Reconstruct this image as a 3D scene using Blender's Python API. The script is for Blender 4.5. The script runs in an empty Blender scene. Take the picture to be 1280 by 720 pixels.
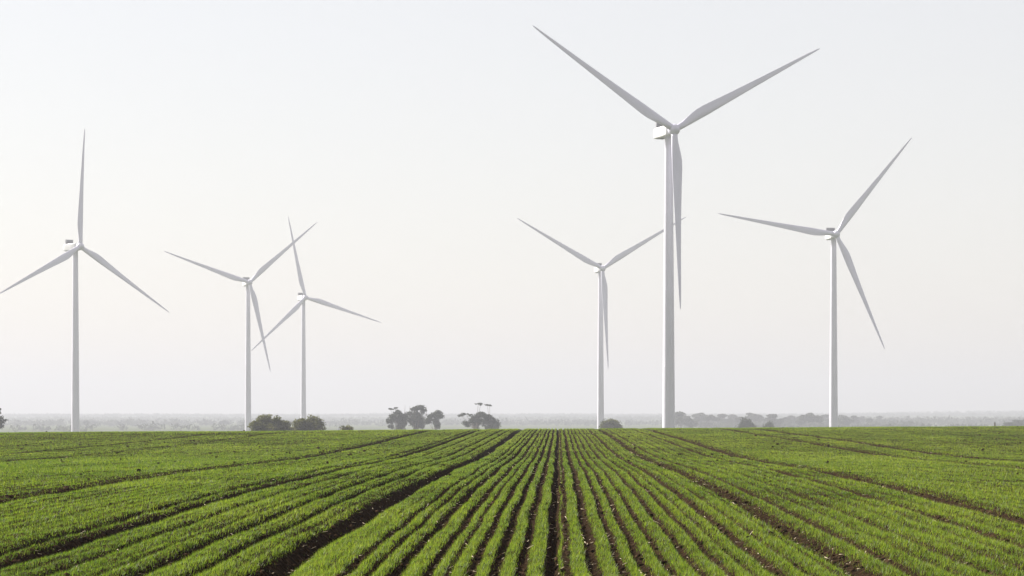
import bpy, bmesh, math, random
import numpy as np
from mathutils import Vector, Matrix

S = bpy.context.scene
COL = S.collection
R = math.radians

# ------------------------------------------------------------------ camera
F = 3200.0            # focal length in pixels of the 1280 wide frame (about 90 mm)
K = F / 1800.0        # depth scale of the place, measured for an 1800 px focal length
YH = 522.0            # image row of the true horizon
ZC = 1.90             # eye height
cam = bpy.data.cameras.new('camera')
cam.sensor_width = 36.0
cam.lens = 36.0 * F / 1280.0
cam.shift_y = (YH - 360.0) / 1280.0      # level camera with a raised frame: towers stay upright
cam.clip_start = 0.1
cam.clip_end = 60000
camo = bpy.data.objects.new('camera', cam)
camo.location = (0, 0, ZC)
camo.rotation_euler = (R(90), 0, 0)
COL.objects.link(camo)
S.camera = camo

# ------------------------------------------------------------------ sky, sun, exposure
SUN_EL, SUN_LEFT = 31.0, 57.0            # degrees above the horizon, degrees left of the view
world = bpy.data.worlds.new('World')
S.world = world
world.use_nodes = True
nt = world.node_tree
bg = nt.nodes['Background']
sky = nt.nodes.new('ShaderNodeTexSky')
sky.sky_type = 'NISHITA'
sky.sun_disc = False
sky.sun_elevation = R(SUN_EL)
sky.sun_rotation = R(-SUN_LEFT)
sky.altitude = 0
sky.air_density = 1.0
sky.dust_density = 1.2
sky.ozone_density = 1.0
veil = nt.nodes.new('ShaderNodeMix')      # milky high haze over the whole dome
veil.data_type = 'RGBA'
veil.inputs['Factor'].default_value = 0.76
veil.inputs['B'].default_value = (3.96, 3.69, 3.53, 1)
nt.links.new(sky.outputs[0], veil.inputs['A'])
nt.links.new(veil.outputs['Result'], bg.inputs[0])
bg.inputs[1].default_value = 0.08

sun = bpy.data.lights.new('sun', 'SUN')
sun.energy = 5.0
sun.angle = R(0.6)
sun.color = (1.0, 0.96, 0.91)
suno = bpy.data.objects.new('sun', sun)
sd = Vector((-math.sin(R(SUN_LEFT)) * math.cos(R(SUN_EL)), math.cos(R(SUN_LEFT)) * math.cos(R(SUN_EL)), math.sin(R(SUN_EL))))
suno.rotation_euler = (-sd).to_track_quat('-Z', 'Y').to_euler()
suno.location = (-200, 100, 300)
COL.objects.link(suno)

S.view_settings.view_transform = 'Standard'
S.view_settings.look = 'None'
S.view_settings.gamma = 1.0
S.view_settings.use_curve_mapping = False
S.view_settings.exposure = 1.45
S.render.engine = 'CYCLES'
S.cycles.max_bounces = 6
S.cycles.diffuse_bounces = 3
S.cycles.transmission_bounces = 4
S.cycles.transparent_max_bounces = 8
S.cycles.volume_bounces = 1

# ------------------------------------------------------------------ helpers
def link(name, me, mat=None, parent=None):
    o = bpy.data.objects.new(name, me)
    COL.objects.link(o)
    if mat is not None and not me.materials:
        me.materials.append(mat)
    if parent is not None:
        o.parent = parent
    return o

def tag(o, label=None, cat=None, group=None, kind=None):
    if label: o['label'] = label
    if cat: o['category'] = cat
    if group: o['group'] = group
    if kind: o['kind'] = kind
    return o

def empty(name, loc, rz=0.0):
    o = bpy.data.objects.new(name, None)
    o.location = loc
    o.rotation_euler = (0, 0, rz)
    o.empty_display_size = 0.5
    COL.objects.link(o)
    return o

def mesh_np(name, verts, faces, smooth=False):
    """verts (n,3); faces (m,k) with constant k"""
    me = bpy.data.meshes.new(name)
    verts = np.ascontiguousarray(verts, dtype=np.float32)
    faces = np.ascontiguousarray(faces, dtype=np.int32)
    m, k = faces.shape
    me.vertices.add(len(verts))
    me.vertices.foreach_set('co', verts.ravel())
    me.loops.add(m * k)
    me.loops.foreach_set('vertex_index', faces.ravel())
    me.polygons.add(m)
    me.polygons.foreach_set('loop_start', np.arange(0, m * k, k, dtype=np.int32))
    me.polygons.foreach_set('loop_total', np.full(m, k, dtype=np.int32))
    me.update(calc_edges=True)
    if smooth:
        me.polygons.foreach_set('use_smooth', np.ones(m, dtype=bool))
    return me

def vattr(me, name, vals):
    a = me.attributes.new(name, 'FLOAT', 'POINT')
    a.data.foreach_set('value', np.ascontiguousarray(vals, dtype=np.float32))

def value_noise(n, seed):
    rs = np.random.RandomState(seed)
    return rs.rand(n, n)

_VN = value_noise(256, 5)
def noise2(x, y):
    x = np.asarray(x, dtype=float); y = np.asarray(y, dtype=float)
    xi = np.floor(x).astype(int); yi = np.floor(y).astype(int)
    fx = x - xi; fy = y - yi
    fx = fx * fx * (3 - 2 * fx); fy = fy * fy * (3 - 2 * fy)
    a = _VN[xi % 256, yi % 256]; b = _VN[(xi + 1) % 256, yi % 256]
    c = _VN[xi % 256, (yi + 1) % 256]; d = _VN[(xi + 1) % 256, (yi + 1) % 256]
    return (a * (1 - fx) + b * fx) * (1 - fy) + (c * (1 - fx) + d * fx) * fy

def fbm(x, y, o=3):
    s = 0; a = 0.5; t = 0
    for i in range(o):
        s = s + a * noise2(x * 2 ** i + 17.3 * i, y * 2 ** i + 9.1 * i); t += a; a *= 0.5
    return s / t

# ------------------------------------------------------------------ materials
def new_mat(name):
    m = bpy.data.materials.new(name)
    m.use_nodes = True
    n = m.node_tree
    n.nodes.clear()
    out = n.nodes.new('ShaderNodeOutputMaterial')
    return m, n, out

def ramp(n, pts):
    r = n.nodes.new('ShaderNodeValToRGB')
    e = r.color_ramp.elements
    e[0].position, e[0].color = pts[0][0], (*pts[0][1], 1)
    e[1].position, e[1].color = pts[-1][0], (*pts[-1][1], 1)
    for p, c in pts[1:-1]:
        x = e.new(p); x.color = (*c, 1)
    return r

def painted(name, col, rough=0.4, var=0.04, scale=0.35):
    m, n, out = new_mat(name)
    p = n.nodes.new('ShaderNodeBsdfPrincipled')
    tc = n.nodes.new('ShaderNodeTexCoord')
    mp = n.nodes.new('ShaderNodeMapping'); mp.inputs['Scale'].default_value = (1, 1, 0.12)
    no = n.nodes.new('ShaderNodeTexNoise'); no.inputs['Scale'].default_value = scale * 3; no.inputs['Detail'].default_value = 6
    n.links.new(tc.outputs['Object'], mp.inputs[0]); n.links.new(mp.outputs[0], no.inputs['Vector'])
    r = ramp(n, [(0.3, tuple(c * (1 - var * 2) for c in col)), (0.6, col)])
    n.links.new(no.outputs['Fac'], r.inputs[0])
    n.links.new(r.outputs[0], p.inputs['Base Color'])
    p.inputs['Roughness'].default_value = rough
    n.links.new(p.outputs[0], out.inputs['Surface'])
    return m

M_WHITE = painted('turbine_paint', (0.57, 0.56, 0.62), 0.38)
M_BLADE = painted('blade_gelcoat', (0.57, 0.56, 0.645), 0.33)
M_NAC = painted('nacelle_shell', (0.60, 0.595, 0.58), 0.42)
M_COOL = painted('cooler_grey', (0.20, 0.20, 0.21), 0.55)
M_DARK = painted('nacelle_hatch', (0.16, 0.155, 0.15), 0.6)

def leaf_mat(name, dark, light, trans=0.3):
    m, n, out = new_mat(name)
    at = n.nodes.new('ShaderNodeAttribute'); at.attribute_name = 'tint'
    r = ramp(n, [(0.0, dark), (1.0, light)])
    n.links.new(at.outputs['Fac'], r.inputs[0])
    d = n.nodes.new('ShaderNodeBsdfDiffuse'); t = n.nodes.new('ShaderNodeBsdfTranslucent')
    n.links.new(r.outputs[0], d.inputs[0]); n.links.new(r.outputs[0], t.inputs[0])
    mx = n.nodes.new('ShaderNodeMixShader'); mx.inputs[0].default_value = trans
    n.links.new(d.outputs[0], mx.inputs[1]); n.links.new(t.outputs[0], mx.inputs[2])
    n.links.new(mx.outputs[0], out.inputs['Surface'])
    return m

M_GUM = leaf_mat('gum_leaves', (0.030, 0.040, 0.020), (0.075, 0.085, 0.045), 0.25)
M_SHRUB = leaf_mat('shrub_leaves', (0.040, 0.055, 0.014), (0.19, 0.18, 0.055), 0.4)
M_WOOD = leaf_mat('far_wood_leaves', (0.035, 0.045, 0.025), (0.075, 0.085, 0.050), 0.2)
M_BARK = painted('gum_bark', (0.16, 0.13, 0.10), 0.9, 0.2, 1.0)
M_POST = painted('weathered_post', (0.10, 0.085, 0.07), 0.9, 0.2, 2.0)

def grass_mat():
    m, n, out = new_mat('cereal_leaf')
    at = n.nodes.new('ShaderNodeAttribute'); at.attribute_name = 'tint'
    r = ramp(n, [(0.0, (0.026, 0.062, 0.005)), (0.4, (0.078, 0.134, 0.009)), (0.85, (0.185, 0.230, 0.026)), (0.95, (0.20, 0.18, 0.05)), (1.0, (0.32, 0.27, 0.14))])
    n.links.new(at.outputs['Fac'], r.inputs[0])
    d = n.nodes.new('ShaderNodeBsdfDiffuse'); t = n.nodes.new('ShaderNodeBsdfTranslucent')
    g = n.nodes.new('ShaderNodeBsdfGlossy'); g.inputs['Roughness'].default_value = 0.45
    g.inputs[0].default_value = (1, 1, 1, 1)
    n.links.new(r.outputs[0], d.inputs[0])
    tr = n.nodes.new('ShaderNodeMix'); tr.data_type = 'RGBA'; tr.blend_type = 'MULTIPLY'; tr.inputs['Factor'].default_value = 1.0
    tr.inputs['B'].default_value = (1.50, 1.46, 0.95, 1)          # light through the leaf is yellower
    n.links.new(r.outputs[0], tr.inputs['A']); n.links.new(tr.outputs['Result'], t.inputs[0])
    mx = n.nodes.new('ShaderNodeMixShader'); mx.inputs[0].default_value = 0.58
    n.links.new(d.outputs[0], mx.inputs[1]); n.links.new(t.outputs[0], mx.inputs[2])
    m2 = n.nodes.new('ShaderNodeMixShader'); m2.inputs[0].default_value = 0.015
    n.links.new(mx.outputs[0], m2.inputs[1]); n.links.new(g.outputs[0], m2.inputs[2])
    n.links.new(m2.outputs[0], out.inputs['Surface'])
    return m
M_GRASS = grass_mat()

def ground_mat():
    m, n, out = new_mat('field_soil')
    p = n.nodes.new('ShaderNodeBsdfPrincipled'); p.inputs['Roughness'].default_value = 0.95
    p.inputs['Specular IOR Level'].default_value = 0.0
    tc = n.nodes.new('ShaderNodeTexCoord')
    n1 = n.nodes.new('ShaderNodeTexNoise'); n1.inputs['Scale'].default_value = 9; n1.inputs['Detail'].default_value = 8
    n2 = n.nodes.new('ShaderNodeTexNoise'); n2.inputs['Scale'].default_value = 0.6; n2.inputs['Detail'].default_value = 4
    n.links.new(tc.outputs['Object'], n1.inputs['Vector']); n.links.new(tc.outputs['Object'], n2.inputs['Vector'])
    r1 = ramp(n, [(0.3, (0.006, 0.0042, 0.003)), (0.52, (0.020, 0.0130, 0.0076)), (0.76, (0.060, 0.037, 0.020))])
    n.links.new(n1.outputs['Fac'], r1.inputs[0])
    far = ramp(n, [(0.35, (0.045, 0.065, 0.022)), (0.65, (0.075, 0.085, 0.035))])
    n.links.new(n2.outputs['Fac'], far.inputs[0])
    at = n.nodes.new('ShaderNodeAttribute'); at.attribute_name = 'crop'
    mx = n.nodes.new('ShaderNodeMix'); mx.data_type = 'RGBA'
    n.links.new(at.outputs['Fac'], mx.inputs['Factor'])
    n.links.new(r1.outputs[0], mx.inputs['A']); n.links.new(far.outputs[0], mx.inputs['B'])
    n.links.new(mx.outputs['Result'], p.inputs['Base Color'])
    b = n.nodes.new('ShaderNodeBump'); b.inputs['Strength'].default_value = 0.8; b.inputs['Distance'].default_value = 0.04
    n3 = n.nodes.new('ShaderNodeTexNoise'); n3.inputs['Scale'].default_value = 14; n3.inputs['Detail'].default_value = 6; n3.inputs['Roughness'].default_value = 0.7
    n.links.new(tc.outputs['Object'], n3.inputs['Vector'])
    n.links.new(n3.outputs['Fac'], b.inputs['Height']); n.links.new(b.outputs[0], p.inputs['Normal'])
    n.links.new(p.outputs[0], out.inputs['Surface'])
    return m
M_SOIL = ground_mat()

def clod_mat():
    m, n, out = new_mat('soil_clod')
    p = n.nodes.new('ShaderNodeBsdfPrincipled'); p.inputs['Roughness'].default_value = 0.95
    p.inputs['Specular IOR Level'].default_value = 0.0
    tc = n.nodes.new('ShaderNodeTexCoord')
    n1 = n.nodes.new('ShaderNodeTexNoise'); n1.inputs['Scale'].default_value = 12
    n.links.new(tc.outputs['Object'], n1.inputs['Vector'])
    r1 = ramp(n, [(0.3, (0.010, 0.0068, 0.0045)), (0.7, (0.060, 0.038, 0.022))])
    n.links.new(n1.outputs['Fac'], r1.inputs[0]); n.links.new(r1.outputs[0], p.inputs['Base Color'])
    n.links.new(p.outputs[0], out.inputs['Surface'])
    return m
M_CLOD = clod_mat()
M_STRAW = painted('dry_straw', (0.46, 0.37, 0.23), 0.7, 0.15, 20)

# ------------------------------------------------------------------ terrain
TH = math.atan(58.0 / F)                 # the drill rows run slightly right of the view
CT, ST = math.cos(TH), math.sin(TH)
def uv2xy(u, v): return u * CT + v * ST, v * CT - u * ST
def xy2uv(x, y): return x * CT - y * ST, x * ST + y * CT

PV = np.array([-60, 0, 8, 15, 20, 28.4, 39, 48, 56.3, 64.2, 72, 80, 88, 96, 105, 113, 122, 135, 160, 220, 320, 450, 560, 660, 800, 1000, 1600, 2400, 3300, 4300, 6000, 7000])
PZ = np.array([-0.9, 0.02, 0.17, 0.29, 0.37, 0.475, 0.495, 0.43, 0.385, 0.44, 0.535, 0.63, 0.72, 0.815, 0.92, 0.955, 0.91, 0.75, 0.28, -0.6, -1.7, -3.2, -6.6, -9.9, -11.2, -11.2, -10.5, -8.5, -1.0, 5.0, 4.0, 4.0])
PV = PV * K
# smooth the profile once
_vv = np.concatenate([np.arange(-60, 200, 1.0), np.arange(200, 7000, 20.0)]) * K
_zz = np.interp(_vv, PV, PZ)
_k = np.array([1, 2, 3, 4, 3, 2, 1.0]); _k /= _k.sum()
_zs = _zz.copy()
for _ in range(2):
    _zs[3:-3] = np.convolve(_zs, _k, 'valid')

def base_z(x, y):
    x = np.asarray(x, dtype=float); y = np.asarray(y, dtype=float)
    u, v = xy2uv(x, y)
    z = np.interp(v, _vv, _zs)
    v = v / K
    near = np.clip((v - 10) / 70, 0, 1) * np.clip((400 - v) / 250, 0, 1)
    z = z + 0.0062 * np.clip(u, -120, 120) * near
    roll = np.clip((v - 18) / 40, 0, 1) * np.clip((200 - v) / 60, 0, 1)
    z = z + roll * 0.16 * (fbm(u / 22 + 40, v / 26 + 7, 2) - 0.5)
    hill = np.clip((v - 2300) / 1200, 0, 1)
    z = z + hill * (15.0 * (fbm(u / 620 + 3, v / 900 + 11, 2) - 0.45) + np.clip(u / 330, -1, 4.5))
    return z

# gaps between the drill rows: (pixel column at the foot of the photograph, half width px, bareness, depth m)
PPM = 120.0
GAPS = [(692, 9.5, 1, .14), (711, 6, .8, .03), (746, 9.5, 1, .06), (781, 6, .85, .05), (809, 6.5, .85, .05), (840, 6, .75, .05),
        (876, 6.5, .8, .05), (910, 6.5, .8, .05), (937, 5, .6, .04), (972, 10, .95, .06), (1008, 6, .6, .04), (1045, 6, .55, .04),
        (1080, 23, .74, .06), (1140, 9, .95, .06), (1190, 6, .5, .05), (1238, 7, .68, .06), (1290, 6, .55, .05), (1330, 6, .5, .05),
        (1382, 12, .9, .06), (1430, 6, .5, .05), (1475, 6, .55, .05), (1525, 25, 1, .12), (1560, 6, .5, .04),
        (653, 8, .95, .06), (620, 7.5, .95, .06), (590, 7, .9, .05), (562, 5, .7, .04), (537, 7.5, .85, .05), (496, 9.5, .97, .06),
        (463, 6, .85, .05), (433, 6.5, .88, .05), (403, 3.5, .4, .03), (330, 24, 1, .20), (284, 5, .5, .04), (241, 10, .85, .09),
        (210, 4, .3, .02), (172, 12, .95, .10), (128, 6, .6, .05), (108, 4, .5, .03), (58, 9, .72, .06), (20, 4, .35, .03),
        (-41, 21, 1, .18), (-94, 11, .97, .12), (-140, 5, .4, .03)]
GAPS = [((g[0] - 698) / PPM, g[1] / PPM, g[2], g[3]) for g in GAPS]
GAPS += [(-9.95, .25, 1, .2), (-10.3, .06, .6, .05), (-12.4, .07, .5, .05), (-15.2, .08, .55, .06), (-20.2, .2, 1, .18), (-24.2, .2, 1, .18), (-29.5, .12, .7, .10), (-34.5, .12, .7, .1),
         (9.4, .06, .45, .04), (12.7, .24, 1, .10), (15.25, .30, 1, .12), (19.6, .10, .6, .07), (24.0, .12, .7, .1), (29.0, .1, .6, .08)]
_rg = random.Random(4)
u0 = -7.0
while u0 > -52:
    u0 -= _rg.uniform(.26, .33)
    if min(abs(u0 - g[0]) - g[1] for g in GAPS) > .12:
        GAPS.append((u0, _rg.uniform(.035, .065), _rg.uniform(.28, .66), _rg.uniform(.03, .06)))
u0 = 7.2
while u0 < 50:
    u0 += _rg.uniform(.26, .33)
    if min(abs(u0 - g[0]) - g[1] for g in GAPS) > .12:
        GAPS.append((u0, _rg.uniform(.035, .065), _rg.uniform(.15, .55), _rg.uniform(.025, .05)))
GAPS = [(a, b, c, d * (1.5 if d < .11 else 1.15)) for a, b, c, d in GAPS]
GAPS.sort()
_GU = np.array([g[0] for g in GAPS]); _GW = np.array([g[1] for g in GAPS]); _GS = np.array([g[2] for g in GAPS]); _GD = np.array([g[3] for g in GAPS])

def gaps(u, v):
    """bareness 0..1 and furrow depth at field coordinates"""
    u = np.asarray(u, dtype=float); v = np.asarray(v, dtype=float) / K
    uw = u + 0.075 * (noise2(v / 6.0, u * 0 + 3.3) - .5) + 0.045 * (noise2(v / 1.7, u / 2.0 + 8.1) - .5)
    j = np.searchsorted(_GU, uw)
    bare = np.zeros_like(uw); dep = np.zeros_like(uw)
    for o in (-2, -1, 0, 1):
        i = np.clip(j + o, 0, len(_GU) - 1)
        nz = noise2(v / 2.3 + i * 13.7, i * 7.1 + 0.37) * .6 + noise2(v / .7 + i * 5.1, i * 3.3 + .71) * .4
        w = _GW[i] * (0.75 + 0.5 * nz)
        t = np.abs(uw - _GU[i]) / w
        st = _GS[i]
        f = np.clip((1.30 - t) / np.where((st > .96) & (_GD[i] > .16), .4, .72), 0, 1)
        on = np.clip((st * 1.25 - (1 - st) * 1.3 * nz), 0, 1) * np.where(st < .72, 1 - .55 * np.clip((v - 45) / 35, 0, 1), 1)     # weak gaps are broken up along the row
        bare = np.maximum(bare, f * on)
        sh = np.exp(-(t * .95) ** 2)
        dep = np.maximum(dep, _GD[i] * sh * np.clip(.35 + on, 0, 1))
    return bare, dep

def soil_z(x, y, rough=True):
    u, v = xy2uv(np.asarray(x, float), np.asarray(y, float))
    z = base_z(x, y)
    m = (v > 4 * K) & (v < 140 * K) & (np.abs(u) < 60)
    b, d = gaps(u, v)
    v = v / K
    z = z - np.where(m, d, 0)
    if rough:
        z = z + np.where(m, 0.045 * (fbm(u * 5.0, v * 4.0, 3) - .5) + 0.03 * (noise2(u * 1.3 + 50, v * .8) - .5), 0)
    return z

def axis(segs, lo_ext, hi_ext, growth):
    a = list(segs)
    st = (a[1] - a[0]) * 1.6
    while a[0] > lo_ext:
        a.insert(0, max(lo_ext, a[0] - st)); st *= growth
    st = (a[-1] - a[-2]) * 1.6
    while a[-1] < hi_ext:
        a.append(min(hi_ext, a[-1] + st)); st *= growth
    return np.array(a)

us = np.concatenate([np.arange(-48, -11, .13), np.arange(-11, -6.2, .075), np.arange(-6.2, 6.2, .05), np.arange(6.2, 11, .075), np.arange(11, 42, .13)])
us = axis(us, -5200, 5200, 1.35)   # the sheet reaches the horizon
vs = [9.0]; st = .11
while vs[-1] < 128:
    vs.append(vs[-1] + st); st = min(st * 1.014, 1.3)
vs = axis(np.array(vs), -30, 6000, 1.13) * K
UU, VV = np.meshgrid(us, vs)
XX, YY = uv2xy(UU, VV)
ZZ = soil_z(XX, YY)
nu, nv = len(us), len(vs)
idx = np.arange(nu * nv).reshape(nv, nu)
quads = np.stack([idx[:-1, :-1], idx[:-1, 1:], idx[1:, 1:], idx[1:, :-1]], -1).reshape(-1, 4)
gm = mesh_np('ground', np.stack([XX, YY, ZZ], -1).reshape(-1, 3), quads, True)
vattr(gm, 'crop', np.clip((VV / K - 108) / 14, 0, 1).ravel())
tag(link('ground', gm, M_SOIL), kind='structure')

# ------------------------------------------------------------------ the cereal crop
rs = np.random.RandomState(11)
N = 2350000
v = K * 10.0 * (126.0 / 10.0) ** rs.rand(N)
lo = -(698 + 170) / F; hi = (582 + 170) / F
sx = lo + (hi - lo) * rs.rand(N)
u = sx * v + rs.uniform(-1.2, 1.2, N)
bare, dep = gaps(u, v)
clump = fbm(u * 7, v * 5, 2) * .75 + fbm(u * 1.6 + 9, v * .6, 2) * .25
dens = (1 - bare) ** 1.6 * np.clip(.35 + 1.3 * clump, 0, 1)
thin = np.clip((fbm(u / 2.2 + 70, v / 6.0 + 20, 3) - .30) / .16 + np.clip((v / K - 45) / 20, 0, 1), 0, 1)      # thin patches where the crop came up poorly
dens = np.maximum(dens * (.68 + .32 * thin), 0.012)
keep = rs.rand(N) < dens
u, v, bare = u[keep], v[keep], bare[keep]
n = len(u)
x, y = uv2xy(u, v)
z = soil_z(x, y) - .006
patch = fbm(u / 3.0, v / 8.0, 3)
h = (.025 + .043 * rs.rand(n) ** 1.5) * (1 - .3 * bare) * (.6 + .8 * patch)
w = .0038 * (v / K / 15.0) ** .97 * (.7 + .6 * rs.rand(n))
az = rs.rand(n) * 2 * math.pi
lean = h * (.15 + .75 * rs.rand(n) ** 1.3)
fa = az + math.pi / 2 + rs.normal(0, .35, n)
wx, wy = np.cos(fa) * w * .5, np.sin(fa) * w * .5
dx, dy = np.cos(az) * lean, np.sin(az) * lean
big = fbm(u / 14.0 + 31, v / 38.0 + 3, 3)
tint = np.clip(.02 + .46 * patch + .50 * big + rs.normal(0, .24, n), 0, .88)
dry = rs.rand(n) < .03 + .04 * np.clip(u / 8, 0, 1)
tint[dry] = rs.uniform(.91, 1, dry.sum())
P = np.stack([x, y, z], -1)
near = v < 14.5 * K
def off(a, b, c): return np.stack([a, b, c], -1)
# near: two-segment blades, far: single triangles
Pn = P[near]; k = near
b0 = Pn + off(-wx[k], -wy[k], 0 * wx[k]); b1 = Pn + off(wx[k], wy[k], 0 * wx[k])
m0 = Pn + off(dx[k] * .3 - wx[k] * .9, dy[k] * .3 - wy[k] * .9, h[k] * .62); m1 = Pn + off(dx[k] * .3 + wx[k] * .9, dy[k] * .3 + wy[k] * .9, h[k] * .62)
tp = Pn + off(dx[k], dy[k], h[k])
nn = len(Pn)
vn = np.stack([b0, b1, m0, m1, tp], 1).reshape(-1, 3)
o5 = np.arange(nn)[:, None] * 5
tn = np.concatenate([o5 + np.array([[0, 1, 3]]), o5 + np.array([[0, 3, 2]]), o5 + np.array([[2, 3, 4]])])
k = ~near
Pf = P[k]; nf = len(Pf)
vf = np.stack([Pf + off(-wx[k], -wy[k], 0 * wx[k]), Pf + off(wx[k], wy[k], 0 * wx[k]), Pf + off(dx[k], dy[k], h[k])], 1).reshape(-1, 3)
tf = np.arange(nf * 3).reshape(-1, 3) + len(vn)
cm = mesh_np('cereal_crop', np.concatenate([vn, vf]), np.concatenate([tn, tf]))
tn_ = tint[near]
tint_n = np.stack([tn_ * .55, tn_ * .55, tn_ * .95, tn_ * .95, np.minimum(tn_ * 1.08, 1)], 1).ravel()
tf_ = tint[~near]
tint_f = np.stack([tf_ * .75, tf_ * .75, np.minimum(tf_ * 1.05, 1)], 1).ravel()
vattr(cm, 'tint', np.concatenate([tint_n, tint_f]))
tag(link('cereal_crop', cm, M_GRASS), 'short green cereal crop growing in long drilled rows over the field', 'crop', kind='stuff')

# clods of dark soil and bits of pale straw lying in the gaps
def ico(sub):
    bm = bmesh.new(); bmesh.ops.create_icosphere(bm, subdivisions=sub, radius=1)
    vs_ = np.array([v_.co[:] for v_ in bm.verts]); fs_ = np.array([[q.index for q in f_.verts] for f_ in bm.faces]); bm.free()
    return vs_, fs_
IV, IF = ico(1)
def scatter_uv(cnt, seed, minbare, p=1.0):
    q = np.random.RandomState(seed)
    v_ = K * 10.5 * (118 / 10.5) ** q.rand(cnt * 30)
    u_ = (lo + (hi - lo) * q.rand(cnt * 30)) * v_
    b_, _ = gaps(u_, v_)
    ok = b_ > minbare
    return u_[ok][:cnt], v_[ok][:cnt]
cu, cv = scatter_uv(5000, 3, .4)
cu2, cv2 = scatter_uv(620, 8, -1)
cu2 = np.concatenate([cu2, np.random.RandomState(5).uniform(-30, -6, 160), np.random.RandomState(6).uniform(8, 17, 25)])
cv2 = np.concatenate([cv2, np.random.RandomState(7).uniform(38, 85, 160) * K, np.random.RandomState(9).uniform(80, 104, 25) * K])
cu = np.concatenate([cu, cu2]); cv = np.concatenate([cv, cv2])
q = np.random.RandomState(21)
nc = len(cu)
rad = .012 + .032 * q.rand(nc) ** 2.2
rad[-len(cu2):] = (.022 + .05 * q.rand(len(cu2)) ** 2) * np.clip(cv2 / K / 60, .42, 1)
cx, cy = uv2xy(cu, cv); cz = soil_z(cx, cy)
V = IV[None] * (1 + .9 * (q.rand(nc, len(IV), 1) - .5)) * rad[:, None, None] * np.stack([.8 + .6 * q.rand(nc), .8 + .6 * q.rand(nc), .6 + .4 * q.rand(nc)], -1)[:, None, :]
lift = rad * .3; lift[-len(cu2):] += .03 * np.clip(cv2 / K / 60, .2, 1)
V = V + np.stack([cx, cy, cz + lift], -1)[:, None, :]
Fc = (IF[None] + (np.arange(nc) * len(IV))[:, None, None]).reshape(-1, 3)
tag(link('soil_clods', mesh_np('soil_clods', V.reshape(-1, 3), Fc), M_CLOD), 'dark brown crumbly clods of soil strewn along the furrows', 'soil', kind='stuff')

su, sv = scatter_uv(2200, 14, .35)
ns = len(su)
sx_, sy_ = uv2xy(su, sv); sz_ = soil_z(sx_, sy_)
L_ = (.02 + .10 * q.rand(ns) ** 2.5); W_ = .004 + .006 * q.rand(ns)
far_k = np.clip(sv / K / 25, 1, 2.2); W_ = W_ * far_k
a_ = q.rand(ns) * math.pi * 2; tl = q.normal(0, .25, ns)
ax = np.stack([np.cos(a_) * np.cos(tl), np.sin(a_) * np.cos(tl), np.sin(tl)], -1)
sd_ = np.stack([-np.sin(a_), np.cos(a_), 0 * a_], -1)
up = np.cross(ax, sd_)
C = np.stack([sx_, sy_, sz_ + .018 + .4 * L_ * np.abs(np.sin(tl))], -1)
corn = []
for e in (-1, 1):
    for s_, t_ in ((-1, -1), (1, -1), (1, 1), (-1, 1)):
        corn.append(C + ax * (e * L_ * .5)[:, None] + sd_ * (s_ * W_ * .5)[:, None] + up * (t_ * W_ * .3)[:, None])
V = np.stack(corn, 1)
bf = np.array([[0, 1, 2, 3], [7, 6, 5, 4], [0, 4, 5, 1], [1, 5, 6, 2], [2, 6, 7, 3], [3, 7, 4, 0]])
Fs = (bf[None] + (np.arange(ns) * 8)[:, None, None]).reshape(-1, 4)
tag(link('straw_litter', mesh_np('straw_litter', V.reshape(-1, 3), Fs), M_STRAW), 'pale bits of old straw lying between the crop rows', 'straw', kind='stuff')

# ------------------------------------------------------------------ wind turbines
def ring_loft(rings, close_ends=True):
    rings = [np.asarray(r_) for r_ in rings]
    k_ = len(rings[0])
    verts = np.concatenate(rings); faces = []
    for i in range(len(rings) - 1):
        for j in range(k_):
            faces.append([i * k_ + j, i * k_ + (j + 1) % k_, (i + 1) * k_ + (j + 1) % k_, (i + 1) * k_ + j])
    me_f = faces
    return verts, me_f, k_

def loft_mesh(name, rings, smooth=True, cap=True):
    verts, faces, k_ = ring_loft(rings)
    nr = len(rings)
    faces = [tuple(f_) for f_ in faces]
    if cap:
        faces.append(tuple(reversed(range(k_)))); faces.append(tuple(range((nr - 1) * k_, nr * k_)))
    me = bpy.data.meshes.new(name)
    me.from_pydata([tuple(p_) for p_ in verts], [], faces)
    bm = bmesh.new(); bm.from_mesh(me); bmesh.ops.recalc_face_normals(bm, faces=bm.faces); bm.to_mesh(me); bm.free()
    if smooth:
        for p_ in me.polygons: p_.use_smooth = len(p_.vertices) == 4
    return me

HUB_H = 94.0
OVER = 4.1         # hub centre ahead of the tower axis
def tower_mesh():
    prof = []
    Ht = HUB_H - 1.95
    for i in range(25):
        t = i / 24
        r_ = 1.98 + (1.22 - 1.98) * t ** 1.05
        prof.append((r_, -2.5 + (Ht + 2.5) * t))
    out = []
    for i, (r_, z_) in enumerate(prof):
        out.append((r_, z_))
        if i in (6, 12, 18):        # bolted section flanges
            out += [(r_, z_ + .01), (r_ + .02, z_ + .03), (r_ + .02, z_ + .04), (r_ + .02, z_ + .15), (r_ + .02, z_ + .16), (r_ - .004, z_ + .18), (r_ - .006, z_ + .2)]
    out += [(1.45, Ht + .02), (1.45, Ht + .35)]
    a = np.linspace(0, 2 * math.pi, 56, endpoint=False)
    return loft_mesh('tower', [np.stack([r_ * np.cos(a), r_ * np.sin(a), 0 * a + z_], -1) for r_, z_ in out])

def rrect(hw, zt, zb, rt, rb, yv, k_=6):
    """rounded rectangle cross-section in x,z at position y"""
    pts = []
    for cx_, cz_, r_, a0 in ((hw - rt, zt - rt, rt, 0), (-hw + rt, zt - rt, rt, 90), (-hw + rb, zb + rb, rb, 180), (hw - rb, zb + rb, rb, 270)):
        for i in range(k_ + 1):
            a_ = R(a0 + 90 * i / k_)
            pts.append((cx_ + r_ * math.cos(a_), yv, cz_ + r_ * math.sin(a_)))
    return pts

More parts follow.
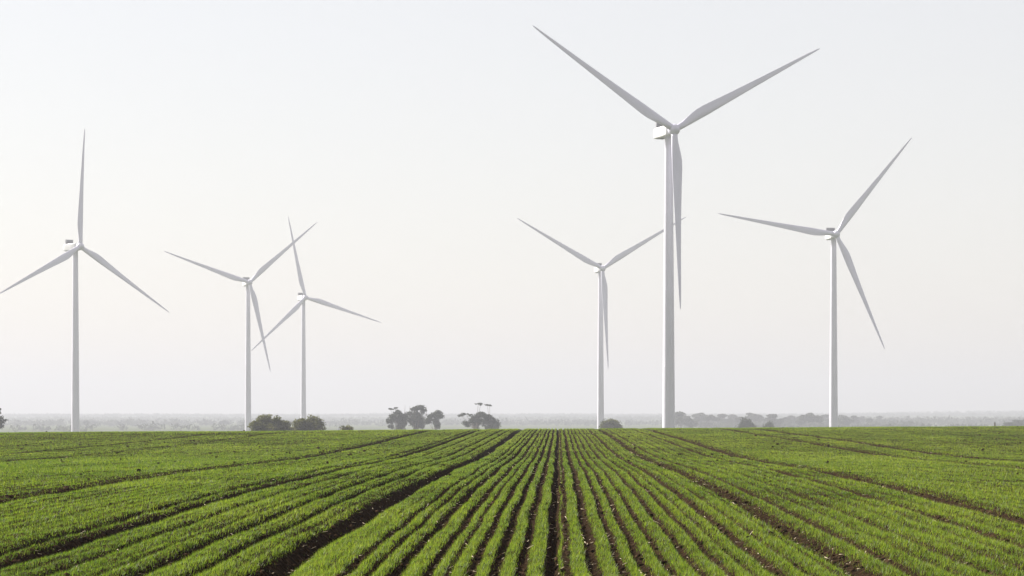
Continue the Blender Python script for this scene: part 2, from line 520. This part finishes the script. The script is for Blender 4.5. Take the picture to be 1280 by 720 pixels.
# nacelle local frame: hub centre at the origin, rotor axis along -Y, nacelle runs towards +Y
def nacelle_mesh():
    secs = [(1.55, 1.15, 1.20, -1.30, .7, .7), (1.75, 1.70, 1.45, -1.55, .45, .6), (2.4, 1.88, 1.52, -1.72, .32, .5), (6.0, 1.92, 1.55, -1.80, .30, .42),
            (9.6, 1.92, 1.52, -1.80, .30, .42), (11.2, 1.86, 1.36, -1.78, .34, .45), (11.8, 1.70, 1.05, -1.72, .40, .45), (12.0, 1.5, .80, -1.60, .45, .45)]
    return loft_mesh('nacelle', [rrect(hw, zt, zb, rt, rb, y_) for y_, hw, zt, zb, rt, rb in secs])

def box_bm(bm, x0, x1, y0, y1, z0, z1):
    vs_ = [bm.verts.new(c_) for c_ in ((x0, y0, z0), (x1, y0, z0), (x1, y1, z0), (x0, y1, z0), (x0, y0, z1), (x1, y0, z1), (x1, y1, z1), (x0, y1, z1))]
    for f_ in ((0, 3, 2, 1), (4, 5, 6, 7), (0, 1, 5, 4), (1, 2, 6, 5), (2, 3, 7, 6), (3, 0, 4, 7)):
        bm.faces.new([vs_[i] for i in f_])

def cooler_mesh():
    bm = bmesh.new()
    box_bm(bm, -1.92, 1.92, 8.95, 9.55, 1.60, 3.48)          # radiator block
    box_bm(bm, -1.98, 1.98, 8.88, 9.62, 3.48, 3.60)          # frame
    box_bm(bm, -1.98, -1.92, 8.88, 9.62, 1.56, 3.48)
    box_bm(bm, 1.92, 1.98, 8.88, 9.62, 1.56, 3.48)
    for i in range(9):                                        # louvre fins
        z_ = 1.70 + i * .19
        box_bm(bm, -1.90, 1.90, 8.84, 8.95, z_, z_ + .06)
    for x_ in (-1.2, 1.2):
        box_bm(bm, x_ - .08, x_ + .08, 9.15, 9.35, 1.50, 1.60)
    me = bpy.data.meshes.new('cooler'); bm.to_mesh(me); bm.free()
    return me

def hatch_mesh():
    bm = bmesh.new()
    box_bm(bm, -1.1, 1.1, 7.2, 11.0, -1.90, -1.78)
    me = bpy.data.meshes.new('service_hatch'); bm.to_mesh(me); bm.free(); return me

def mast_mesh():
    bm = bmesh.new()
    box_bm(bm, -.9, -.82, 10.3, 10.38, 1.35, 3.0)
    box_bm(bm, -1.15, -.57, 10.31, 10.37, 2.78, 2.84)
    box_bm(bm, -1.2, -1.1, 10.28, 10.4, 2.84, 3.08)
    box_bm(bm, -.62, -.52, 10.28, 10.4, 2.84, 3.08)
    me = bpy.data.meshes.new('weather_mast'); bm.to_mesh(me); bm.free(); return me

def spinner_mesh():
    a = np.linspace(0, 2 * math.pi, 40, endpoint=False)
    prof = [(1.62, 1.25), (1.30, 1.62), (.6, 1.82), (-.2, 1.80), (-.9, 1.58), (-1.45, 1.22), (-1.85, .78), (-2.05, .35), (-2.1, .05)]
    return loft_mesh('spinner', [np.stack([r_ * np.cos(a), 0 * a + y_, r_ * np.sin(a)], -1) for y_, r_ in prof])

BL = 56.0
def blade_mesh():
    """blade along +Z, upwind is -Y; trailing edge on -X (rotor turns clockwise seen from the front)"""
    st_ = [(0.9, 2.0, 1.0, 12), (2.2, 2.02, 1.0, 12), (3.6, 2.15, .90, 12), (5.4, 2.55, .68, 11.5), (7.6, 3.15, .47, 10.5), (9.8, 3.52, .36, 9), (12, 3.55, .31, 7.8), (15, 3.30, .27, 6.2),
           (19, 2.92, .245, 4.8), (24, 2.52, .22, 3.4), (30, 2.10, .20, 2.2), (36, 1.72, .19, 1.3), (42, 1.38, .18, .6), (48, 1.02, .17, 0), (52, .76, .165, -.4), (54.5, .52, .16, -.6), (55.6, .30, .16, -.7), (56.0, .08, .2, -.7)]
    rings = []
    m_ = 24
    for z_, c_, tk, tw in st_:
        c_ *= 1 - .07 * min(1, max(0, (z_ - 3) / 6))
        round_ = max(0, min(1, (tk - .36) / .6))
        pts = []
        for i in range(m_):
            a_ = 2 * math.pi * i / m_
            # aerofoil: x from leading edge (0) to trailing (1)
            xc = .5 * (1 - math.cos(a_))
            th_ = 5 * tk * (.2969 * math.sqrt(xc) - .126 * xc - .3516 * xc ** 2 + .2843 * xc ** 3 - .1015 * xc ** 4)
            s_ = 1 if a_ < math.pi else -1
            ax_, ay_ = (.32 - xc) * c_, s_ * th_ * c_ * (1.1 if s_ > 0 else .9)
            cx_, cy_ = .5 * c_ * math.cos(a_), .5 * c_ * tk * math.sin(a_)
            # leading edge stays near straight, bulge goes to the trailing side
            px_ = ax_ * (1 - round_) + cx_ * round_
            py_ = ay_ * (1 - round_) + cy_ * round_
            t_ = R(tw)
            qx = px_ * math.cos(t_) - py_ * math.sin(t_)
            qy = px_ * math.sin(t_) + py_ * math.cos(t_)
            pre = -0.9 * (z_ / BL) ** 2.2
            pts.append((qx, qy + pre, z_))
        rings.append(pts)
    return loft_mesh('blade', rings)

ME = dict(tower=tower_mesh(), nacelle=nacelle_mesh(), cooler=cooler_mesh(), hatch=hatch_mesh(), mast=mast_mesh(), spinner=spinner_mesh(), blade=blade_mesh())
CONE = R(3.2)
def turbine(dist, psi, phi, tilt, hx, hy, label, lean=(0, 0, 0)):
    H = Vector(((hx - 640) / F * dist, dist, ZC + (YH - hy) / F * dist))
    # rotor axis points to the front: (sin psi, -cos psi)
    fwd = Vector((math.sin(R(psi)), -math.cos(R(psi)), 0))
    basep = Vector((H.x, H.y, H.z - HUB_H)) - fwd * OVER
    t = empty('wind_turbine', basep, R(psi))
    tag(t, label, 'wind turbine', 'wind turbines standing beyond the field')
    link('tower', ME['tower'], M_WHITE, t)
    headm = Matrix.Translation((0, -OVER, HUB_H)) @ Matrix.Rotation(R(-tilt), 4, 'X')
    nac = link('nacelle', ME['nacelle'], M_NAC, t); nac.location = (0, -OVER, HUB_H)
    link('cooler', ME['cooler'], M_COOL, nac)
    link('service_hatch', ME['hatch'], M_DARK, nac)
    link('weather_mast', ME['mast'], M_DARK, nac)
    sp = link('hub', ME['spinner'], M_BLADE, t); sp.matrix_local = headm
    for i in range(3):
        ang = R(phi + 120 * i + lean[i])       # measured counter-clockwise from the right as seen from the front
        b = link('blade', ME['blade'], M_BLADE, t)
        # blade +Z turned to the angle in the rotor plane (x right, z up seen from the front), cone leans it upwind
        b.matrix_local = headm @ Matrix.Rotation(-(ang - math.pi / 2), 4, 'Y') @ Matrix.Rotation(CONE, 4, 'X')
    return t

turbine(1208, 44.0, 86.8, 5, 100.5, 308, 'wind turbine at far left whose one blade points straight up')
turbine(1552, 18.9, 41.7, 3, 312, 353, 'wind turbine just left of the large dark domed shrub, its blades overlapping the smallest turbine')
turbine(1732, 24.4, 102.2, 5.5, 381.8, 371.8, 'smallest wind turbine, its blades crossing those of the turbine to its left')
turbine(1416, 12.9, 31.4, 3, 753.1, 335.7, 'distant wind turbine partly hidden behind the tower of the largest one')
turbine(787, 21.0, 28.8, 3, 842.8, 162.0, 'largest and nearest wind turbine, towering right of the dark furrows', (0, 0, 0))
turbine(1150, 9.0, 51.5, 3, 1045.2, 292.9, 'wind turbine at far right with one blade pointing to the left')

# ------------------------------------------------------------------ trees and shrubs
def px(xp, d): return (xp - 640.0) / F * d
def pz(yp, d): return ZC + (YH - yp) / F * d

def leaf_mesh(name, clumps, per_m2, size, seed, flat=0.0):
    """clumps: (x,y,z,rx,ry,rz); leaf sprays spread through each clump, denser towards its shell"""
    q = np.random.RandomState(seed)
    Vs, Ts = [], []
    parts = []
    for (cx_, cy_, cz_, rx_, ry_, rz_) in clumps:           # break every clump into uneven boughs
        for _ in range(q.randint(8, 11) if rz_ > .9 else 4):
            d_ = q.normal(size=3); d_ *= (.35 + .45 * q.rand()) / np.linalg.norm(d_)
            f_ = q.uniform(.40, .68)
            parts.append((cx_ + d_[0] * rx_, cy_ + d_[1] * ry_, cz_ + d_[2] * rz_, rx_ * f_ * 1.1, ry_ * f_ * 1.1, rz_ * f_))
    for (cx_, cy_, cz_, rx_, ry_, rz_) in parts:
        area = 4 * math.pi * ((rx_ * ry_) ** 1.6 / 3 + (rx_ * rz_) ** 1.6 / 3 + (ry_ * rz_) ** 1.6 / 3) ** (1 / 1.6)
        k_ = max(12, int(area * per_m2))
        d_ = q.normal(size=(k_, 3)); d_ /= np.linalg.norm(d_, axis=1)[:, None]
        lump = 1 + .30 * np.sin(d_ @ q.normal(size=3) * 3.1 + q.rand() * 6) + .18 * np.sin(d_ @ q.normal(size=3) * 6.3 + q.rand() * 6)
        r_ = (.45 + .55 * q.rand(k_) ** .45) * lump
        c_ = d_ * r_[:, None] * np.array([rx_, ry_, rz_]) + np.array([cx_, cy_, cz_])
        n1 = q.normal(size=(k_, 3)); n1[:, 2] *= .6; n1 /= np.linalg.norm(n1, axis=1)[:, None]
        n2 = np.cross(n1, q.normal(size=(k_, 3))); n2 /= np.linalg.norm(n2, axis=1)[:, None]
        s_ = size * (.55 + .9 * q.rand(k_))[:, None]
        V_ = np.stack([c_ - n1 * s_ * .5, c_ + n2 * s_ * .42, c_ + n1 * s_ * .55 - np.array([0, 0, .12]) * s_, c_ - n2 * s_ * .42], 1)
        Vs.append(V_.reshape(-1, 3))
        base_t = .3 + .3 * q.rand()
        Ts.append(np.repeat(np.clip(base_t + q.normal(0, .2, k_), 0, 1), 4))
    V_ = np.concatenate(Vs)
    me = mesh_np(name, V_, np.arange(len(V_)).reshape(-1, 4))
    vattr(me, 'tint', np.concatenate(Ts))
    return me

def limb_mesh(name, paths, sides=7):
    """paths: list of [(x,y,z,r), ...] tapered tubes joined into one trunk-and-limbs mesh"""
    bm = bmesh.new()
    for p_ in paths:
        rings = []
        for i, (x_, y_, z_, r_) in enumerate(p_):
            a_ = Vector(p_[max(0, i - 1)][:3]); b_ = Vector(p_[min(len(p_) - 1, i + 1)][:3])
            d_ = (b_ - a_).normalized()
            s_ = d_.orthogonal().normalized(); t_ = d_.cross(s_)
            rings.append([bm.verts.new(Vector((x_, y_, z_)) + (s_ * math.cos(k_ * 2 * math.pi / sides) + t_ * math.sin(k_ * 2 * math.pi / sides)) * r_) for k_ in range(sides)])
        for i in range(len(rings) - 1):
            for k_ in range(sides):
                bm.faces.new((rings[i][k_], rings[i][(k_ + 1) % sides], rings[i + 1][(k_ + 1) % sides], rings[i + 1][k_]))
        bm.faces.new(rings[-1])
    me = bpy.data.meshes.new(name); bm.to_mesh(me); bm.free()
    for p_ in me.polygons: p_.use_smooth = True
    return me

def limbs_for(clumps, trunk_r, seed, fork=.35, top=None):
    rnd = random.Random(seed)
    zmax = max(c_[2] for c_ in clumps)
    fx_ = sum(c_[0] for c_ in clumps) / len(clumps) * .4
    zf = zmax * fork
    paths = [[(0, 0, -.4, trunk_r * 1.25), (fx_ * .2, 0, zf * .3, trunk_r), (fx_ * .5, .1, zf * .65, trunk_r * .85), (fx_, 0, zf, trunk_r * .75)]]
    for c_ in clumps:
        m1 = ((fx_ * .6 + c_[0] * .4) + rnd.uniform(-.3, .3), c_[1] * .4 + rnd.uniform(-.3, .3), zf + (c_[2] - zf) * .45)
        paths.append([(fx_ * .96, 0, zf * .9, trunk_r * .6), (*m1, trunk_r * .36), (c_[0], c_[1], c_[2], trunk_r * .16), (c_[0] + rnd.uniform(-.3, .3), c_[1], c_[2] + c_[5] * .5, trunk_r * .06)])
    return paths

def ground_at(x_, y_): return float(base_z(np.array([x_]), np.array([y_]))[0])

def pix_plant(name, d, clumps_px, label, cat, mat, leaf_size, per_m2, trunk_r, seed, group=None, fork=.35, basex=None, twigs=(), leafname='crown', stemname='trunk'):
    """clumps given in photograph columns/rows (x, y, rx, ry), turned into metres at distance d"""
    rnd = random.Random(seed)
    d = d * K
    cx_ = basex if basex is not None else sum(c_[0] for c_ in clumps_px) / len(clumps_px)
    X, Y = px(cx_, d), d
    Z = ground_at(X, Y)
    root = empty(name, (X, Y, Z))
    s_ = d / F
    cl = []
    wid = max(c_[0] + c_[2] for c_ in clumps_px) - min(c_[0] - c_[2] for c_ in clumps_px)
    for (a, b, rx_, ry_) in clumps_px:
        oy = rnd.uniform(-.28, .28) * wid * s_
        cl.append(((a - cx_) * s_, oy, pz(b, d) - Z, rx_ * s_, rx_ * s_ * rnd.uniform(.85, 1.1), ry_ * s_ * (1.18 if ry_ > 2 else 1)))
    link(leafname, leaf_mesh(leafname, cl, per_m2, leaf_size, seed), mat, root)
    paths = limbs_for(cl, trunk_r, seed, fork)
    for (a, b, b2) in twigs:          # bare dead tops standing above the crown
        x_ = (a - cx_) * s_
        paths.append([(x_ * .8, 0, pz(b2, d) - Z - 2.5, .13), (x_, 0.1, pz(b2, d) - Z, .09), (x_ + .15, .1, pz(b, d) - Z, .03)])
    link(stemname, limb_mesh(stemname, paths), M_BARK, root)
    tag(root, label, cat, group)
    return root

SH = dict(leafname='foliage', stemname='stem')
# the two round shrubs left of centre and the little one beside them
pix_plant('round_shrub', 330, [(322, 533, 9, 8), (332, 528, 11, 7), (344, 529, 9, 7), (340, 535, 14, 8), (353, 533, 10, 6), (362, 537, 9, 4), (326, 539, 12, 8), (348, 540, 16, 8)],
          'large dark domed shrub beside the base of a tower, tapering to the right', 'shrub', M_SHRUB, .34, 15, .16, 31, 'shrubs along the field crest', .3, **SH)
pix_plant('round_shrub', 335, [(374, 531, 8, 7), (383, 529, 9, 7), (393, 530, 9, 8), (398, 532, 7, 9), (386, 537, 16, 9), (372, 537, 7, 7)],
          'squarish dark shrub in front of the base of the smallest turbine', 'shrub', M_SHRUB, .34, 15, .16, 32, 'shrubs along the field crest', .3, **SH)
pix_plant('round_shrub', 340, [(430, 537, 6, 4), (437, 536, 5, 4), (433, 540, 8, 5)],
          'tiny low shrub peeping over the crest right of the two big shrubs', 'shrub', M_SHRUB, .3, 18, .10, 33, 'shrubs along the field crest', .3, **SH)
pix_plant('round_shrub', 560, [(757, 533, 6, 6), (765, 531, 8, 6), (772, 535, 6, 5), (764, 538, 12, 6)],
          'grey green shrub just right of the tower behind the largest turbine', 'shrub', M_SHRUB, .42, 11, .16, 34, 'shrubs along the field crest', .3, **SH)
pix_plant('conical_tree', 720, [(932, 529, 6, 6), (928, 534, 7, 6), (937, 534, 7, 6), (933, 538, 10, 7)],
          'dark cone shaped tree in front of the hazy tree row', 'tree', M_GUM, .6, 3.0, .2, 35, 'shrubs along the field crest', .4)
pix_plant('round_shrub', 740, [(960, 532, 5, 5), (964, 535, 4, 5), (957, 536, 5, 5)],
          'small dark round bush right of the cone shaped tree', 'shrub', M_GUM, .56, 3.2, .2, 36, 'shrubs along the field crest', .4, **SH)

# gum trees standing in the middle of the skyline
G = 'gum trees on the middle skyline'
pix_plant('gum_tree', 640, [(488, 527, 5, 3.5), (493, 521, 6, 3.5), (499, 516, 6, 3), (502, 522, 7, 4), (497, 527, 7, 4), (505, 528, 5, 4), (489, 533, 4, 3), (501, 534, 6, 3), (488, 511, 4, 1.2), (493.5, 510, 3, 1)],
          'leftmost gum tree of the large clump, with a thin tuft above its crown', 'tree', M_GUM, .56, 5.0, .30, 41, G, .3, twigs=((491, 512, 520),))
pix_plant('gum_tree', 650, [(511, 517, 5, 3), (517, 512, 5, 2.5), (525, 509, 6, 3), (529, 513, 4, 3.5), (520, 518, 7, 4), (513, 523, 6, 4), (524, 524, 7, 5), (518, 529, 7, 4), (527, 531, 5, 5), (521, 534, 5, 3)],
          'tallest gum tree in the middle of the large clump', 'tree', M_GUM, .56, 5.0, .34, 42, G, .3, twigs=((506, 506, 515), (533, 507, 516), (512, 507, 514)))
pix_plant('gum_tree', 645, [(538, 523, 6, 3), (544, 520, 6, 3), (548, 516.5, 5, 3), (551.5, 521, 3.5, 2.5), (535, 527, 4, 2.5), (546, 527, 5, 4), (547, 532, 4, 4)],
          'rightmost gum tree of the large clump, leaning crown with gaps below', 'tree', M_GUM, .56, 5.0, .28, 43, G, .3, basex=543)
pix_plant('gum_tree', 600, [(576, 519.5, 3.5, 2), (582, 518, 5, 2), (588, 519, 3.5, 1.6), (583, 530, 5, 3.5), (591, 526, 5, 4), (594, 531, 6, 4), (597, 521, 6, 3), (602, 517, 6, 3), (600, 525, 5, 3), (598, 504.3, 4.2, 1.5), (601, 506, 2.5, 1)],
          'gum tree with a flat side branch and a lone tuft on top', 'tree', M_GUM, .54, 5.0, .28, 44, G, .3, basex=596, twigs=())
pix_plant('gum_tree', 605, [(607, 520, 6, 3), (612, 523, 6, 3.5), (615, 528, 6, 4), (608, 528, 6, 4), (621, 530, 4, 5), (612, 534, 7, 3.5), (620, 534.5, 4, 3), (609, 505.8, 3.8, 1), (612, 507, 3.4, 1)],
          'domed gum tree at the right end of the smaller clump', 'tree', M_GUM, .54, 5.0, .28, 45, G, .3, basex=611, twigs=())
pix_plant('gum_tree', 480, [(-5, 524, 7, 5), (-9, 516, 7, 4), (0, 515, 3.5, 2), (6, 526, 4.5, 2), (2, 528, 4, 2), (-3, 532, 7, 5), (-1, 511, 3, 1.2)],
          'gum tree cut off by the left edge of the picture', 'tree', M_GUM, .48, 5, .25, 46, None, .3)

# hazy individual trees further off: a few shapes, many trees
def far_tree_shape(seed):
    rnd = random.Random(seed)
    hgt = 1.0
    cl = []
    k_ = rnd.randint(5, 8)
    for i in range(k_):
        a_ = rnd.uniform(-.5, .5)
        zc_ = rnd.uniform(.45, .86) - abs(a_) * .35
        r_ = rnd.uniform(.13, .22)
        cl.append((a_ * .9, rnd.uniform(-.3, .3), zc_, r_ * 1.2, r_ * 1.2, r_ * .62))
    sc_ = 14.0
    cl = [tuple(c_ * sc_ for c_ in q_) for q_ in cl]
    crown = leaf_mesh('crown', cl, 1.5, 1.2, seed)
    trunk = limb_mesh('trunk', limbs_for(cl, .34, seed, .38), 5)
    return crown, trunk
SHAPES = [far_tree_shape(100 + i) for i in range(5)]
def far_tree(xp, d, top, label, group, seed, sx_=1.0):
    d = d * K
    X, Y = px(xp, d), d
    Z = ground_at(X, Y)
    hh = max(3.0, pz(top - 1.2, d) - Z)
    root = empty('gum_tree', (X, Y, Z), seed * 2.4)
    c_, t_ = SHAPES[seed % 5]
    k_ = hh / 14.0 * 1.05
    for nme, me, mt in (('crown', c_, M_GUM), ('trunk', t_, M_BARK)):
        o = link(nme, me, mt, root)
        o.scale = (k_ * sx_, k_ * sx_, k_)
    tag(root, label, 'tree', group)
ORD = ['first', 'second', 'third', 'fourth', 'fifth', 'sixth', 'seventh', 'eighth', 'ninth', 'tenth', 'eleventh', 'twelfth', 'thirteenth', 'fourteenth', 'fifteenth', 'sixteenth',
       'seventeenth', 'eighteenth', 'nineteenth', 'twentieth', 'twenty-first', 'twenty-second', 'twenty-third']
right = [(851, 514), (858, 517), (872, 513.5), (881, 519), (892, 518), (905, 517), (916, 516), (927, 519), (938, 516), (949, 519), (968, 517), (982, 520), (995, 518), (1009, 516), (1022, 519),
         (1033, 518), (1053, 519), (1062, 517), (1074, 521), (1086, 523), (1100, 520), (1112, 522), (1125, 524)]
for i, (xp, tpp) in enumerate(right):
    far_tree(xp, 1300 + (i * 137) % 420 + max(0, xp - 1040) * 5, tpp, ORD[i] + ' hazy grey gum tree to the right of the largest tower', 'hazy trees in the right hand row', i, 1.15)
leftt = [(107, 525), (116, 527), (126, 527.5), (150, 528), (160, 529), (177, 527), (196, 529), (210, 528), (222, 529), (256, 528), (265, 530), (279, 526), (287, 529)]
for i, (xp, tpp) in enumerate(leftt):
    far_tree(xp, 1700 + (i * 191) % 500, tpp, ORD[i] + ' hazy grey tree to the right of the far left tower', 'hazy trees in the left hand row', i + 2, 1.25)
for i, (xp, tpp) in enumerate([(1262, 526), (1268, 524.5), (1275, 525), (1284, 524)]):
    far_tree(xp, 1050 + i * 40, tpp, ORD[i] + ' dark hazy tree right of the wooden post on the skyline', 'trees at the right edge', i + 1, 1.2)
# a dark post on the crest at the right
pd = 230 * K
pr = bpy.data.meshes.new('fence_post')
bm = bmesh.new()
bmesh.ops.create_cone(bm, cap_ends=True, segments=10, radius1=.13, radius2=.11, depth=3.4)
for v_ in bm.verts: v_.co.z += 1.5
bmesh.ops.create_cone(bm, cap_ends=True, segments=10, radius1=.11, radius2=.03, depth=.10, matrix=Matrix.Translation((0, 0, 3.25)))
bm.to_mesh(pr); bm.free()
po = link('wooden_post', pr, M_POST); 
po.location = (px(1243.5, pd), pd, pz(527.5, pd) - 3.3)
tag(po, 'dark wooden post on the crest near the right edge', 'post')

# far woods on the low hills: one mass
q = np.random.RandomState(77)
Vs, Ts = [], []
nt_ = 9500
dd = np.concatenate([q.uniform(1250, 1420, 500), q.uniform(1800, 2200, 1500), q.uniform(2700, 3100, 2000), q.uniform(3600, 4400, nt_ - 4000)])
xx = q.uniform(-.46, .46, nt_) * dd
# the denser belt to the right of the largest turbine
dd = np.concatenate([dd, q.uniform(1480, 1800, 260)])
xx = np.concatenate([xx, (q.uniform(845, 1150, 260) - 640) / 1800 * dd[-260:]])
dd = np.concatenate([dd, q.uniform(1950, 2400, 420)])
xx = np.concatenate([xx, (q.uniform(985, 1330, 420) - 640) / 1800 * dd[-420:]])
cover = fbm(xx / 350 + 5, dd / 260 + 2, 3)
okk = (np.arange(len(dd)) >= nt_) | (cover > np.where(dd < 2600, .47, np.where(dd < 3300, .38, .28)))
xx, dd = xx[okk], dd[okk]
dist = dd
dd = dd * K
zz = base_z(xx, dd)
for x_, y_, z_, d0 in zip(xx, dd, zz, dist):
    hgt = q.uniform(5, 10) * (1.35 if x_ > 500 and d0 < 2600 else 1) if d0 > 1500 else q.uniform(3, 7); wd = q.uniform(5, 10) * min(1, hgt / 7); k_ = 22
    d_ = q.normal(size=(k_, 3)); d_ /= np.linalg.norm(d_, axis=1)[:, None]
    c_ = d_ * (.5 + .5 * q.rand(k_, 1)) * np.array([wd, wd, hgt * .46]) + np.array([x_, y_, z_ + hgt * .55])
    n1 = q.normal(size=(k_, 3)); n2 = q.normal(size=(k_, 3))
    s_ = q.uniform(1.2, 2.6, (k_, 1))
    V_ = np.stack([c_ - n1 * s_ * .6, c_ + n2 * s_ * .6, c_ + n1 * s_ * .6], 1)
    Vs.append(V_.reshape(-1, 3)); Ts.append(np.repeat(q.rand(k_), 3))
V_ = np.concatenate(Vs)
fm = mesh_np('distant_woods', V_, np.arange(len(V_)).reshape(-1, 3)); vattr(fm, 'tint', np.concatenate(Ts))
tag(link('distant_woods', fm, M_WOOD), 'pale hazy woodland covering the low hills on the horizon', 'woodland', kind='stuff')

# ------------------------------------------------------------------ haze
HAZE = 0.00046 / K
me = bpy.data.meshes.new('haze')
bm = bmesh.new()
box_bm(bm, -6000, 6000, -700, 11500, -20, 165)
bm.to_mesh(me); bm.free()
m, n, out = new_mat('haze_air')
pv = n.nodes.new('ShaderNodeVolumePrincipled')
pv.inputs['Color'].default_value = (0.495, 0.503, 0.548, 1)
pv.inputs['Density'].default_value = HAZE
pv.inputs['Anisotropy'].default_value = 0.15
n.links.new(pv.outputs[0], out.inputs['Volume'])
tag(link('haze', me, m), 'pale haze hanging over the whole plain', 'haze', kind='stuff')
